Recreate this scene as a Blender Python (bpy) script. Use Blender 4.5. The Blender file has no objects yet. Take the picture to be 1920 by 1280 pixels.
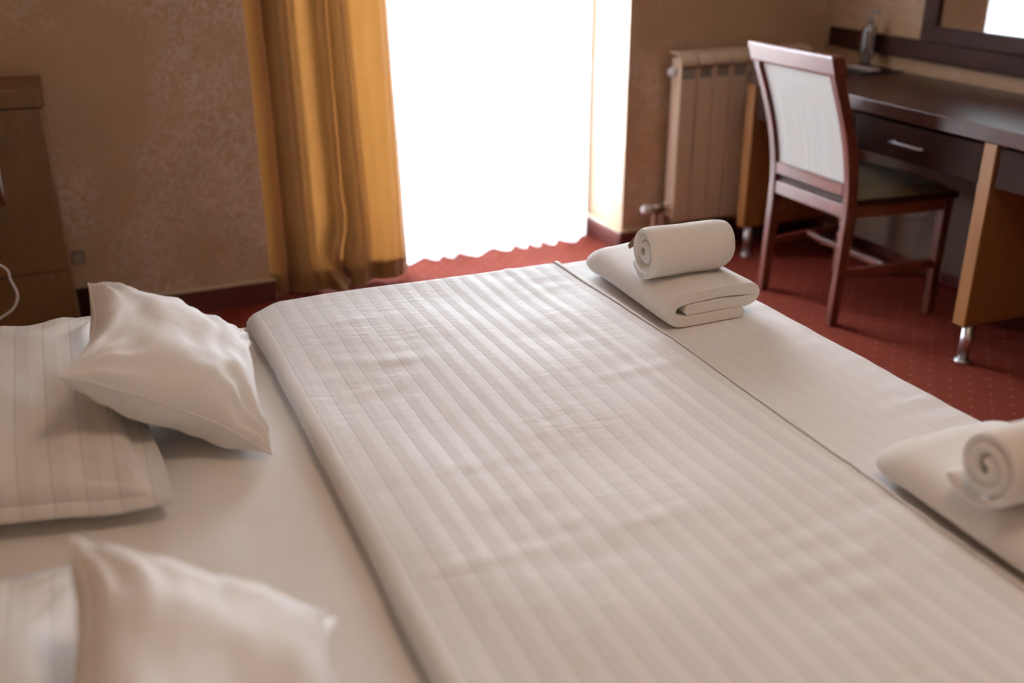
import bpy, bmesh, math, random
from mathutils import Vector, Matrix, noise
random.seed(7)
SC = bpy.context.scene
COL = SC.collection
PI = math.pi

# ------------------------------------------------------------------ camera
CAM_H = 1.37
yaw, pit, rol = math.radians(23.407), math.radians(23.222), math.radians(-0.16)
fw = Vector((math.sin(yaw)*math.cos(pit), math.cos(yaw)*math.cos(pit), -math.sin(pit)))
rt = Vector((math.cos(yaw), -math.sin(yaw), 0.0))
up = rt.cross(fw)
rt, up = rt*math.cos(rol)+up*math.sin(rol), up*math.cos(rol)-rt*math.sin(rol)
cam_d = bpy.data.cameras.new('camera')
cam = bpy.data.objects.new('camera', cam_d)
COL.objects.link(cam)
m = Matrix.Identity(4)
for i in range(3):
    m[i][0], m[i][1], m[i][2] = rt[i], up[i], -fw[i]
m[2][3] = CAM_H
cam.matrix_world = m
cam_d.sensor_fit = 'HORIZONTAL'
cam_d.sensor_width = 36.0
cam_d.lens = 1908.27/1920*36.0
cam_d.clip_start = 0.02
cam_d.dof.use_dof = True
cam_d.dof.focus_distance = 2.15
cam_d.dof.aperture_fstop = 1.7
SC.camera = cam

# ------------------------------------------------------------------ light
w = bpy.data.worlds.new('overcast_sky')
SC.world = w
w.use_nodes = True
bgn = w.node_tree.nodes['Background']
bgn.inputs['Color'].default_value = (0.86, 0.94, 1.04, 1)
bgn.inputs['Strength'].default_value = 68.0
# portal: guides sky light through the balcony door (emits nothing itself)
pd = bpy.data.lights.new('window_portal', 'AREA')
pd.shape = 'RECTANGLE'
pd.size, pd.size_y = 1.49, 2.34
pd.cycles.is_portal = True
po = bpy.data.objects.new('window_portal', pd)
COL.objects.link(po)
po.location = (1.345, 4.12, 1.18)
po.rotation_euler = (-PI/2, 0, 0)

# hazy sun, high and outside; an added, unseen slab keeps it off the room
sd = bpy.data.lights.new('sun', 'SUN')
sd.energy = 70.0
sd.angle = math.radians(3.0)
sd.color = (1.0, 0.95, 0.88)
so_ = bpy.data.objects.new('sun', sd)
COL.objects.link(so_)
so_.location = (2.0, 8.0, 8.0)
so_.rotation_euler = Vector((0.18, 0.47, 0.88)).to_track_quat('Z', 'Y').to_euler()

vs = SC.view_settings
vs.view_transform = 'Standard'
vs.look = 'None'
vs.exposure = 0.0
vs.gamma = 1.0
vs.use_curve_mapping = False
try:
    SC.cycles.use_denoising = True
    SC.cycles.use_light_tree = False
    SC.cycles.max_bounces = 6
    SC.cycles.diffuse_bounces = 4
    SC.cycles.glossy_bounces = 3
    SC.cycles.transparent_max_bounces = 8
    SC.cycles.caustics_reflective = False
    SC.cycles.caustics_refractive = False
    SC.cycles.use_adaptive_sampling = False
    SC.cycles.sample_clamp_indirect = 8.0
except Exception:
    pass

# ------------------------------------------------------------------ helpers
def wloc(o):
    p = Vector((0, 0, 0))
    while o:
        p += o.location
        o = o.parent
    return p

def link(name, me, mat, parent=None, smooth=False):
    o = bpy.data.objects.new(name, me)
    COL.objects.link(o)
    if mat:
        me.materials.append(mat)
    if parent:
        off = wloc(parent)
        me.transform(Matrix.Translation(-off))
        o.parent = parent
    if smooth:
        for p in me.polygons:
            p.use_smooth = True
    return o

def tag(o, label, cat, group=None):
    o['label'] = label
    o['category'] = cat
    if group:
        o['group'] = group
    return o

def thing(name, label, cat, loc, group=None):
    o = bpy.data.objects.new(name, None)
    COL.objects.link(o)
    o.empty_display_size = 0.05
    o.location = loc
    return tag(o, label, cat, group)

def bm_box(bm, x0, x1, y0, y1, z0, z1, bev=0.0, seg=2):
    r = bmesh.ops.create_cube(bm, size=1.0)
    vsx = r['verts']
    for v in vsx:
        v.co.x = x0 if v.co.x < 0 else x1
        v.co.y = y0 if v.co.y < 0 else y1
        v.co.z = z0 if v.co.z < 0 else z1
    if bev > 0:
        es = list({e for v in vsx for e in v.link_edges})
        bmesh.ops.bevel(bm, geom=es, offset=bev, segments=seg, affect='EDGES', profile=0.5)

def box(name, b, mat, parent=None, bev=0.0, seg=2):
    bm = bmesh.new()
    bm_box(bm, *b, bev, seg)
    me = bpy.data.meshes.new(name)
    bm.to_mesh(me); bm.free()
    return link(name, me, mat, parent, smooth=False)

def pydata(name, vv, ff, mat, parent=None, smooth=True):
    me = bpy.data.meshes.new(name)
    me.from_pydata([tuple(v) for v in vv], [], ff)
    me.validate(); me.update()
    return link(name, me, mat, parent, smooth)

def tube_data(pts, rad, n=12, closed_caps=True):
    """tube along a polyline with one radius or a radius per point"""
    pts = [Vector(p) for p in pts]
    rads = rad if isinstance(rad, (list, tuple)) else [rad]*len(pts)
    vv, ff = [], []
    ref = None
    for i, p in enumerate(pts):
        a = pts[max(i-1, 0)]; b = pts[min(i+1, len(pts)-1)]
        t = (b-a)
        if t.length < 1e-9:
            t = pts[-1]-pts[0]
        t.normalize()
        if ref is None:
            ref = Vector((0, 0, 1)) if abs(t.z) < 0.9 else Vector((1, 0, 0))
        s = t.cross(ref); s.normalize()
        ref = s.cross(t); ref.normalize()
        for k in range(n):
            an = 2*PI*k/n
            vv.append(p + (s*math.cos(an)+ref*math.sin(an))*rads[i])
    for i in range(len(pts)-1):
        for k in range(n):
            k2 = (k+1) % n
            ff.append((i*n+k, i*n+k2, (i+1)*n+k2, (i+1)*n+k))
    if closed_caps:
        ff.append(tuple(range(n-1, -1, -1)))
        ff.append(tuple((len(pts)-1)*n+k for k in range(n)))
    return vv, ff

def tube(name, pts, rad, mat, parent=None, n=12):
    vv, ff = tube_data(pts, rad, n)
    return pydata(name, vv, ff, mat, parent)

def smooth_path(pts, sub=6):
    out = []
    P = [Vector(p) for p in pts]
    for i in range(len(P)-1):
        p0 = P[max(i-1, 0)]; p1 = P[i]; p2 = P[i+1]; p3 = P[min(i+2, len(P)-1)]
        for k in range(sub):
            t = k/sub
            out.append(0.5*((2*p1)+(p2-p0)*t+(2*p0-5*p1+4*p2-p3)*t*t+(3*p1-p0-3*p2+p3)*t**3))
    out.append(P[-1])
    return out

def prism(name, poly, axis, a0, a1, mat, parent=None, bev=0.0, smooth=False):
    """polygon given in the two other axes, extruded along axis"""
    def mk(p, a):
        if axis == 'x': return (a, p[0], p[1])
        if axis == 'y': return (p[0], a, p[1])
        return (p[0], p[1], a)
    n = len(poly)
    vv = [mk(p, a0) for p in poly]+[mk(p, a1) for p in poly]
    bm = bmesh.new()
    bv = [bm.verts.new(v) for v in vv]
    bm.faces.new(bv[:n]); bm.faces.new(bv[n:][::-1])
    for i in range(n):
        j = (i+1) % n
        bm.faces.new((bv[i], bv[i+n], bv[j+n], bv[j]))
    bmesh.ops.recalc_face_normals(bm, faces=bm.faces[:])
    if bev > 0:
        bmesh.ops.bevel(bm, geom=bm.edges[:], offset=bev, segments=2, affect='EDGES', profile=0.5)
    me = bpy.data.meshes.new(name)
    bm.to_mesh(me); bm.free()
    return link(name, me, mat, parent, smooth)

def sstep(a, b, x):
    t = max(0.0, min(1.0, (x-a)/(b-a)))
    return t*t*(3-2*t)

def nz(x, y, z=0.0):
    return noise.noise(Vector((x, y, z)))

# ------------------------------------------------------------------ materials
class NT:
    def __init__(s, name):
        s.m = bpy.data.materials.new(name)
        s.m.use_nodes = True
        s.t = s.m.node_tree
        s.t.nodes.clear()
        s.out = s.t.nodes.new('ShaderNodeOutputMaterial')
    def n(s, kind, **kw):
        nd = s.t.nodes.new('ShaderNode'+kind)
        for k, v in kw.items():
            if k.startswith('p_'):
                setattr(nd, k[2:], v)
            else:
                s.set(nd, k, v)
        return nd
    def set(s, nd, k, v):
        key = int(k[1:]) if (k[0] == 'i' and k[1:].isdigit()) else k.replace('_', ' ')
        inp = nd.inputs[key]
        if isinstance(v, bpy.types.NodeSocket):
            s.t.links.new(v, inp)
        elif isinstance(v, bpy.types.Node):
            s.t.links.new(v.outputs[0], inp)
        else:
            if isinstance(v, (tuple, list)) and len(v) == 3 and inp.type == 'RGBA':
                v = (*v, 1)
            inp.default_value = v
    def math(s, op, a, b=0.0, c=None):
        nd = s.n('Math', p_operation=op)
        s.set(nd, 'i0', a); s.set(nd, 'i1', b)
        if c is not None:
            s.set(nd, 'i2', c)
        return nd.outputs[0]
    def mix(s, f, a, b):
        nd = s.n('Mix', p_data_type='RGBA')
        s.set(nd, 'i0', f); s.set(nd, 'i6', a); s.set(nd, 'i7', b)
        return nd.outputs[2]
    def ramp(s, f, pts):
        nd = s.n('ValToRGB'); s.set(nd, 'i0', f)
        el = nd.color_ramp.elements
        while len(el) < len(pts):
            el.new(0.5)
        for e, (p, c) in zip(el, pts):
            e.position = p
            e.color = (c, c, c, 1) if not isinstance(c, tuple) else (*c, 1)
        return nd.outputs[0]
    def pos(s):
        return s.n('NewGeometry').outputs['Position']
    def obj(s):
        return s.n('TexCoord').outputs['Object']
    def scale(s, v, sc):
        nd = s.n('Mapping'); s.set(nd, 'Vector', v)
        nd.inputs['Scale'].default_value = sc
        return nd.outputs[0]
    def noise(s, v, sc, det=3.0, dist=0.0, rough=0.5):
        nd = s.n('TexNoise', Scale=sc, Detail=det, Distortion=dist, Roughness=rough)
        s.set(nd, 'Vector', v)
        return nd.outputs[0]
    def bump(s, h, strength, dist):
        return s.n('Bump', Height=h, Strength=strength, Distance=dist).outputs[0]
    def principled(s, **kw):
        return s.n('BsdfPrincipled', **kw)
    def done(s, sh):
        s.t.links.new(sh.outputs[0] if isinstance(sh, bpy.types.Node) else sh, s.out.inputs[0])
        return s.m

def simple(name, col, rough=0.5, metal=0.0, spec=0.5, var=0.0, coat=0.0):
    t = NT(name)
    c = col
    if var > 0:
        f = t.noise(t.obj(), 9.0, 4)
        c = t.mix(f, tuple(x*(1-var) for x in col), tuple(min(1, x*(1+var)) for x in col))
    p = t.principled(Base_Color=c, Roughness=rough, Metallic=metal, Specular_IOR_Level=spec, Coat_Weight=coat)
    return t.done(p)

def wood(name, dark, light, rough, sc=(1, 1, 1), coat=0.0, spec=0.5):
    t = NT(name)
    v = t.scale(t.obj(), sc)
    f = t.noise(v, 7.0, 3, 0.6, 0.6)
    f2 = t.noise(v, 40.0, 2, 0.2)
    ff = t.math('ADD', t.math('MULTIPLY', f, 0.75), t.math('MULTIPLY', f2, 0.25))
    c = t.mix(t.ramp(ff, [(0.3, 0.0), (0.7, 1.0)]), dark, light)
    p = t.principled(Base_Color=c, Roughness=rough, Coat_Weight=coat, Coat_Roughness=0.12, Specular_IOR_Level=spec)
    return t.done(p)

def wallpaper():
    t = NT('wallpaper_swirl')
    P = t.pos()
    n1 = t.noise(P, 17.0, 2, 2.6)
    line = t.ramp(n1, [(0.40, 0.0), (0.46, 1.0), (0.50, 1.0), (0.56, 0.0)])
    n2 = t.noise(P, 33.0, 2, 3.0)
    line2 = t.ramp(n2, [(0.43, 0.0), (0.49, 1.0), (0.55, 0.0)])
    patch = t.ramp(t.noise(P, 2.3, 2), [(0.45, 0.0), (0.62, 1.0)])
    dpatch = t.ramp(t.noise(t.scale(P, (1.0, 1.0, 0.9)), 3.1, 2), [(0.50, 0.0), (0.68, 1.0)])
    l = t.math('MULTIPLY', t.math('MAXIMUM', line, t.math('MULTIPLY', line2, 0.7)), 1.0)
    base = t.mix(t.noise(P, 5.0, 2), (0.46, 0.290, 0.160), (0.52, 0.335, 0.195))
    c = t.mix(t.math('MULTIPLY', l, t.math('MULTIPLY_ADD', patch, 0.75, 0.08)), base, (0.66, 0.51, 0.43))
    c = t.mix(t.math('MULTIPLY', line2, t.math('MULTIPLY', dpatch, 0.55)), c, (0.29, 0.175, 0.10))
    rough = t.math('SUBTRACT', 0.62, t.math('MULTIPLY', l, 0.2))
    p = t.principled(Base_Color=c, Roughness=rough, Specular_IOR_Level=0.4)
    return t.done(p)

def carpet():
    t = NT('carpet_red_dots')
    P = t.pos()
    sx = t.n('SeparateXYZ'); t.set(sx, 'i0', P)
    def lat(ox, oy):
        a = t.math('SUBTRACT', t.math('WRAP', t.math('SUBTRACT', sx.outputs[0], ox), 0.041, -0.041), 0.0)
        b = t.math('WRAP', t.math('SUBTRACT', sx.outputs[1], oy), 0.041, -0.041)
        for_wrap = []
        d = t.math('SQRT', t.math('ADD', t.math('POWER', a, 2.0), t.math('POWER', b, 2.0)))
        return d
    def wrapfix():
        for nd in t.t.nodes:
            if nd.type == 'MATH' and nd.operation == 'WRAP':
                nd.inputs[2].default_value = -0.041
    d = t.math('MINIMUM', lat(2.357, 2.053), lat(2.398, 2.094))
    wrapfix()
    dot = t.ramp(t.math('MULTIPLY', d, 100.0), [(0.30, 1.0), (0.52, 0.0)])
    f = t.noise(P, 260.0, 3)
    f2 = t.noise(P, 14.0, 4)
    base = t.mix(f, (0.105, 0.014, 0.007), (0.18, 0.029, 0.015))
    base = t.mix(t.math('MULTIPLY', f2, 0.35), base, (0.11, 0.016, 0.008))
    c = t.mix(t.math('MULTIPLY', dot, 0.45), base, (0.40, 0.18, 0.11))
    p = t.principled(Base_Color=c, Roughness=0.95, Specular_IOR_Level=0.1,
                     Normal=t.bump(f, 0.5, 0.004))
    return t.done(p)

def linen(name, stripes=0.0, axis=0, period=0.04, colr=(0.89, 0.87, 0.865), wr=0.25, xmax=None):
    """white cotton; woven satin stripes with a fine seam at each stripe edge"""
    t = NT(name)
    P = t.obj()
    wr1 = t.noise(t.scale(P, (1.0, 2.2, 1.0)), 16.0, 3, 0.8)
    c = colr
    rough = 0.75
    h = t.math('MULTIPLY', wr1, 0.9)
    if stripes > 0:
        sx = t.n('SeparateXYZ'); t.set(sx, 'i0', P)
        x = sx.outputs[axis]
        ph = t.math('FRACT', t.math('DIVIDE', t.math('ADD', x, 10.0), period))
        band = t.ramp(ph, [(0.0, 0.0), (0.04, 1.0), (0.47, 1.0), (0.53, 0.0)])
        seam = t.ramp(ph, [(0.0, 1.0), (0.05, 0.0), (0.95, 0.0), (1.0, 1.0)])
        amt = stripes
        if xmax is not None:
            amt = t.math('MULTIPLY', t.ramp(t.math('ADD', t.math('SUBTRACT', sx.outputs[0], xmax), 0.5),
                         [(0.498, 1.0), (0.502, 0.25)]), stripes)
        c = t.mix(t.math('MULTIPLY', band, amt), colr, tuple(v*0.80 for v in colr))
        c = t.mix(t.math('MULTIPLY', seam, t.math('MULTIPLY', amt, 1.8)), c, tuple(v*0.62 for v in colr))
        rough = t.math('MULTIPLY_ADD', band, 0.12, 0.60)
        # puckering across the satin stripes
        puck = t.noise(t.scale(P, (14.0, 60.0, 14.0) if axis == 0 else (60.0, 14.0, 14.0)), 1.0, 1, 0.4)
        pm = t.ramp(t.noise(P, 4.5, 0), [(0.48, 0.0), (0.66, 1.0)])
        h = t.math('ADD', h, t.math('MULTIPLY', t.math('MULTIPLY', puck, pm), 1.1))
        h = t.math('SUBTRACT', h, t.math('MULTIPLY', seam, 0.12))
    p = t.principled(Base_Color=c, Roughness=rough, Specular_IOR_Level=0.25, Sheen_Weight=0.12, Sheen_Roughness=0.4,
                     Normal=t.bump(h, wr, 0.006))
    return t.done(p)

def terry():
    t = NT('terry_towel')
    P = t.obj()
    f = t.noise(P, 520.0, 2)
    h = f
    p = t.principled(Base_Color=t.mix(f, (0.85, 0.81, 0.775), (0.92, 0.885, 0.85)), Roughness=0.95, Specular_IOR_Level=0.1,
                     Sheen_Weight=0.3, Normal=t.bump(h, 0.45, 0.003))
    return t.done(p)

def curtain_fabric():
    t = NT('ochre_curtain')
    P = t.obj()
    f = t.noise(t.scale(P, (300.0, 300.0, 6.0)), 1.0, 2)
    c = t.mix(f, (0.24, 0.115, 0.034), (0.31, 0.155, 0.05))
    d = t.principled(Base_Color=c, Roughness=0.5, Specular_IOR_Level=0.4, Sheen_Weight=0.3, Normal=t.bump(f, 0.1, 0.001))
    tr = t.n('BsdfTranslucent', Color=t.mix(f, (0.62, 0.26, 0.055), (0.72, 0.32, 0.075)))
    mx = t.n('MixShader'); mx.inputs[0].default_value = 0.078
    t.t.links.new(d.outputs[0], mx.inputs[1]); t.t.links.new(tr.outputs[0], mx.inputs[2])
    return t.done(mx)

def sheer_fabric():
    t = NT('white_sheer')
    d = t.n('BsdfDiffuse', Color=(0.92, 0.92, 0.93))
    tr = t.n('BsdfTranslucent', Color=(0.95, 0.95, 0.96))
    tp = t.n('BsdfTransparent', Color=(1, 1, 1))
    m1 = t.n('MixShader'); m1.inputs[0].default_value = 0.72
    t.t.links.new(d.outputs[0], m1.inputs[1]); t.t.links.new(tr.outputs[0], m1.inputs[2])
    m2 = t.n('MixShader'); m2.inputs[0].default_value = 0.30
    t.t.links.new(m1.outputs[0], m2.inputs[1]); t.t.links.new(tp.outputs[0], m2.inputs[2])
    return t.done(m2)

def pane_glass():
    t = NT('window_glass')
    g = t.n('BsdfGlossy', Color=(1, 1, 1), Roughness=0.02)
    tp = t.n('BsdfTransparent', Color=(0.97, 0.98, 0.98))
    fr = t.n('Fresnel', IOR=1.45)
    m2 = t.n('MixShader')
    t.t.links.new(fr.outputs[0], m2.inputs[0])
    t.t.links.new(tp.outputs[0], m2.inputs[1]); t.t.links.new(g.outputs[0], m2.inputs[2])
    return t.done(m2)

def clear_plastic():
    t = NT('clear_plastic')
    g = t.n('BsdfGlossy', Color=(0.9, 0.9, 0.95), Roughness=0.12)
    tp = t.n('BsdfTransparent', Color=(0.66, 0.63, 0.65))
    m2 = t.n('MixShader'); m2.inputs[0].default_value = 0.26
    t.t.links.new(tp.outputs[0], m2.inputs[1]); t.t.links.new(g.outputs[0], m2.inputs[2])
    return t.done(m2)

def chair_fabric():
    t = NT('cream_slub_fabric')
    P = t.obj()
    f = t.noise(t.scale(P, (0.0, 150.0, 2.5)), 1.0, 2)
    c = t.mix(t.ramp(f, [(0.35, 0.0), (0.65, 1.0)]), (0.44, 0.42, 0.385), (0.51, 0.49, 0.46))
    p = t.principled(Base_Color=c, Roughness=0.8, Normal=t.bump(f, 0.2, 0.002))
    return t.done(p)

M_WALL = wallpaper()
M_CARPET = carpet()
M_DUVET = linen('duvet_satin_stripe', 0.30, 0, 0.04, wr=0.21, xmax=1.06)
M_SHEET = linen('bed_sheet', 0.0, colr=(0.87, 0.835, 0.80), wr=0.25)
M_PIL_S = linen('pillowcase_striped', 0.30, 0, 0.046, colr=(0.86, 0.83, 0.80), wr=0.2)
M_PIL = linen('pillowcase_plain', 0.0, colr=(0.88, 0.86, 0.845), wr=0.28)
M_TOWEL = terry()
M_CURT = curtain_fabric()
M_SHEER = sheer_fabric()
M_PANE = pane_glass()
M_CLEAR = clear_plastic()
M_CHFAB = chair_fabric()
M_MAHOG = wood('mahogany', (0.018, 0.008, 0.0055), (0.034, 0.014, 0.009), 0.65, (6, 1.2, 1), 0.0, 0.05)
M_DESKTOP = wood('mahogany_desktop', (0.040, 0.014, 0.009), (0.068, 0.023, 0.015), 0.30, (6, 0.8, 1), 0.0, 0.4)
M_CHAIRW = wood('chair_mahogany', (0.085, 0.017, 0.009), (0.15, 0.034, 0.018), 0.38, (3, 3, 0.6), 0.3)
M_CHERRY = wood('cherry_panel', (0.24, 0.098, 0.026), (0.31, 0.13, 0.036), 0.36, (3, 3, 0.5), 0.2)
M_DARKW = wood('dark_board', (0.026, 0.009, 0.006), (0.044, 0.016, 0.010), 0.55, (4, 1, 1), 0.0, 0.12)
M_CABW = wood('cabinet_beech', (0.15, 0.075, 0.024), (0.20, 0.10, 0.034), 0.42, (3, 3, 0.6))
M_BASE = simple('baseboard_mahogany', (0.10, 0.022, 0.016), 0.38, var=0.15)
M_BACKP = wood('desk_back_board', (0.10, 0.056, 0.034), (0.14, 0.08, 0.05), 0.6, (3, 1, 1))
M_CHROME = simple('chrome', (0.72, 0.70, 0.72), 0.34, 1.0)
M_STEEL = simple('brushed_steel', (0.55, 0.52, 0.54), 0.35, 1.0)
M_RAD = simple('radiator_enamel', (0.66, 0.49, 0.35), 0.35, var=0.03)
M_RADDK = simple('radiator_inside', (0.26, 0.22, 0.18), 0.6, var=0.1)
M_WHITEP = simple('white_plastic', (0.74, 0.70, 0.68), 0.4, var=0.03)
M_BRASS = simple('aged_brass', (0.30, 0.23, 0.16), 0.45, 0.8, var=0.2)
M_COPPER = simple('painted_pipe', (0.52, 0.30, 0.24), 0.5, var=0.1)
M_MIRROR = simple('mirror_silver', (0.86, 0.87, 0.86), 0.02, 1.0)
M_SEAT = simple('seat_leather', (0.19, 0.14, 0.09), 0.48, 0.0, 0.9, var=0.15)
M_BLACK = simple('black_leatherette', (0.018, 0.017, 0.016), 0.45, var=0.2)
M_PAPER = simple('white_card', (0.62, 0.50, 0.44), 0.5, var=0.04)
M_TAG = simple('brown_label', (0.24, 0.15, 0.08), 0.7, var=0.2)
M_CEIL = simple('ceiling_paint', (0.86, 0.84, 0.80), 0.9, var=0.02)
M_TRIM = simple('beige_bead', (0.58, 0.43, 0.27), 0.5, var=0.05)
M_UPVC = simple('door_frame_white', (0.82, 0.82, 0.82), 0.4, var=0.02)
M_CONC = simple('balcony_concrete', (0.62, 0.60, 0.57), 0.9, var=0.1)
M_SOCK = simple('socket_grey', (0.20, 0.16, 0.14), 0.5, var=0.1)
M_SOCKP = simple('socket_plate', (0.36, 0.26, 0.18), 0.5, var=0.05)

# ------------------------------------------------------------------ setting
def struct(o):
    o['kind'] = 'structure'
    return o

WB = 3.65      # back wall face
WR = 3.06      # right wall face
WL = -0.80     # head wall face
WF = -1.25     # wall behind the camera
NX0, NX1 = 0.60, 2.09
WT = 0.42      # back wall thickness (depth of the door niche)
CZ = 2.55
struct(box('floor', (WL-0.1, WR+0.1, WF-0.1, WB+WT, -0.12, 0.0), M_CARPET))
struct(box('ceiling', (WL-0.1, WR+0.1, WF-0.1, WB+WT, CZ, CZ+0.1), M_CEIL))
struct(prism('wall_back', [(WL-0.1, 0), (NX0, 0), (NX0, 2.36), (NX1, 2.36), (NX1, 0), (WR+0.1, 0), (WR+0.1, CZ), (WL-0.1, CZ)],
             'y', WB, WB+WT, M_WALL))
struct(box('wall_right', (WR, WR+0.1, WF-0.1, WB, 0, CZ), M_WALL))
struct(box('wall_left', (WL-0.1, WL, WF-0.1, WB, 0, CZ), M_WALL))
struct(box('wall_front', (WL, WR, WF-0.1, WF, 0, CZ), M_WALL))
BH = 0.082
bt = 0.012
struct(box('baseboard_back_left', (WL, NX0+bt, WB-bt, WB, 0, BH), M_BASE, bev=0.003))
struct(box('baseboard_back_right', (NX1-bt, WR, WB-bt, WB, 0, BH), M_BASE, bev=0.003))
struct(box('baseboard_niche_left', (NX0, NX0+bt, WB, WB+WT-0.06, 0, BH), M_BASE, bev=0.003))
struct(box('baseboard_niche_right', (NX1-bt, NX1, WB, WB+WT-0.06, 0, BH), M_BASE, bev=0.003))
struct(box('baseboard_right', (WR-bt, WR, WF, WB-bt, 0, BH), M_BASE, bev=0.003))
struct(box('trim_1', (WL, NX0+bt+0.003, WB-bt-0.003, WB, BH, BH+0.010), M_TRIM, bev=0.003))
struct(box('trim_2', (NX1-bt-0.003, WR, WB-bt-0.003, WB, BH, BH+0.010), M_TRIM, bev=0.003))
struct(box('trim_3', (NX1-bt-0.003, NX1, WB, WB+WT-0.06, BH, BH+0.010), M_TRIM, bev=0.003))
struct(box('trim_4', (-0.072, -0.028, WB-0.032, WB-bt-0.003, 0, 0.155), M_DARKW, bev=0.004))

# balcony door: two leaves, frame and panes behind the sheer
wy0, wy1 = WB+WT-0.06, WB+WT
win = box('window_1', (NX0, NX1, wy0, wy1, 2.30, 2.36), M_UPVC, bev=0.004)
struct(win)
for a, b in ((NX0, NX0+0.055), (NX1-0.055, NX1), (1.325, 1.365)):
    box('window_frame', (a, b, wy0, wy1, 0.0, 2.30), M_UPVC, win, 0.004)
for a, b in ((NX0+0.055, 1.325), (1.365, NX1-0.055)):
    box('window_frame', (a, b, wy0+0.005, wy1-0.005, 0.0, 0.07), M_UPVC, win, 0.004)
    box('pane', (a, b, wy0+0.026, wy0+0.034, 0.07, 2.30), M_PANE, win)
struct(box('floor_balcony', (-0.6, 3.3, WB+WT, WB+WT+1.4, -0.16, -0.03), M_CONC))
struct(box('ceiling_sun_block', (-0.6, 3.3, WB+WT, WB+WT+0.95, 2.50, 2.62), M_CONC))  # unseen slab, added to stop the sun just inside the sheer

# added, unseen ceiling lamp: warm fill for the shaded bedding
def added_fill_lamp():
    cx, cy = 0.80, 0.75
    root = thing('added_fill_lamp', 'added unseen fill lamp, round and warm, on the ceiling at the near side of the bed', 'lamp', (cx, cy, CZ))
    tube('fill_lamp_base', [(cx, cy, CZ-0.03), (cx, cy, CZ-0.001)], 0.13, M_WHITEP, root, 32)
    t = NT('fill_lamp_glow')
    e = t.n('Emission', Color=(1.0, 0.70, 0.47), Strength=FILL_LAMP)
    t.done(e)
    prof = [(0.002, -0.105), (0.07, -0.101), (0.13, -0.088), (0.175, -0.065), (0.195, -0.040), (0.19, -0.028), (0.12, -0.028)]
    tube('fill_lamp_shade', [(cx, cy, CZ+z) for r, z in prof], [r for r, z in prof], t.m, root, 32)
FILL_LAMP = 18.5
added_fill_lamp()

# ------------------------------------------------------------------ bed
bed = thing('bed', 'double bed with a white fitted sheet under the striped duvet', 'bed', (0.38, 1.28, 0))
BX0, BX1, BY0, BY1 = -0.66, 1.375, 0.37, 2.185
box('bed_frame', (BX0+0.02, BX1-0.03, BY0+0.03, BY1-0.03, 0.08, 0.30), M_DARKW, bed, 0.006)
for lx in (BX0+0.1, BX1-0.12):
    for ly in (BY0+0.1, BY1-0.14):
        box('leg', (lx, lx+0.05, ly, ly+0.05, 0.0, 0.08), M_DARKW, bed)
def mattress():
    nx, ny = 110, 100
    vv, ff = [], []
    zt, zb, r = 0.507, 0.30, 0.035
    def edge(a, lo, hi):
        return min(a-lo, hi-a)
    for i in range(nx+1):
        for j in range(ny+1):
            x = BX0+(BX1-BX0)*i/nx
            y = BY0+(BY1-BY0)*j/ny
            e = min(edge(x, BX0, BX1), edge(y, BY0, BY1))
            z = zt - (0.0 if e > r else r-math.sqrt(max(0, r*r-(r-e)**2)))
            k = sstep(0.0, 0.06, e)
            z += k*(0.004*nz(x*3, y*3, 1.0)+0.0025*nz(x*4, y*11, 3.0)+0.0018*nz(x*26+0.5*y, y*3.5, 7.0))
            vv.append((x, y, z))
    W = ny+1
    for i in range(nx):
        for j in range(ny):
            ff.append((i*W+j, (i+1)*W+j, (i+1)*W+j+1, i*W+j+1))
    rim = [i*W for i in range(nx+1)]+[nx*W+j for j in range(1, ny+1)]+[i*W+ny for i in range(nx-1, -1, -1)]+[j for j in range(ny-1, 0, -1)]
    b0 = len(vv)
    for k in rim:
        vv.append((vv[k][0], vv[k][1], zb))
    n = len(rim)
    for k in range(n):
        ff.append((rim[k], b0+k, b0+(k+1) % n, rim[(k+1) % n]))
    ff.append(tuple(b0+k for k in range(n)))
    return pydata('mattress', vv, ff, M_SHEET, bed)
mattress()

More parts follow.
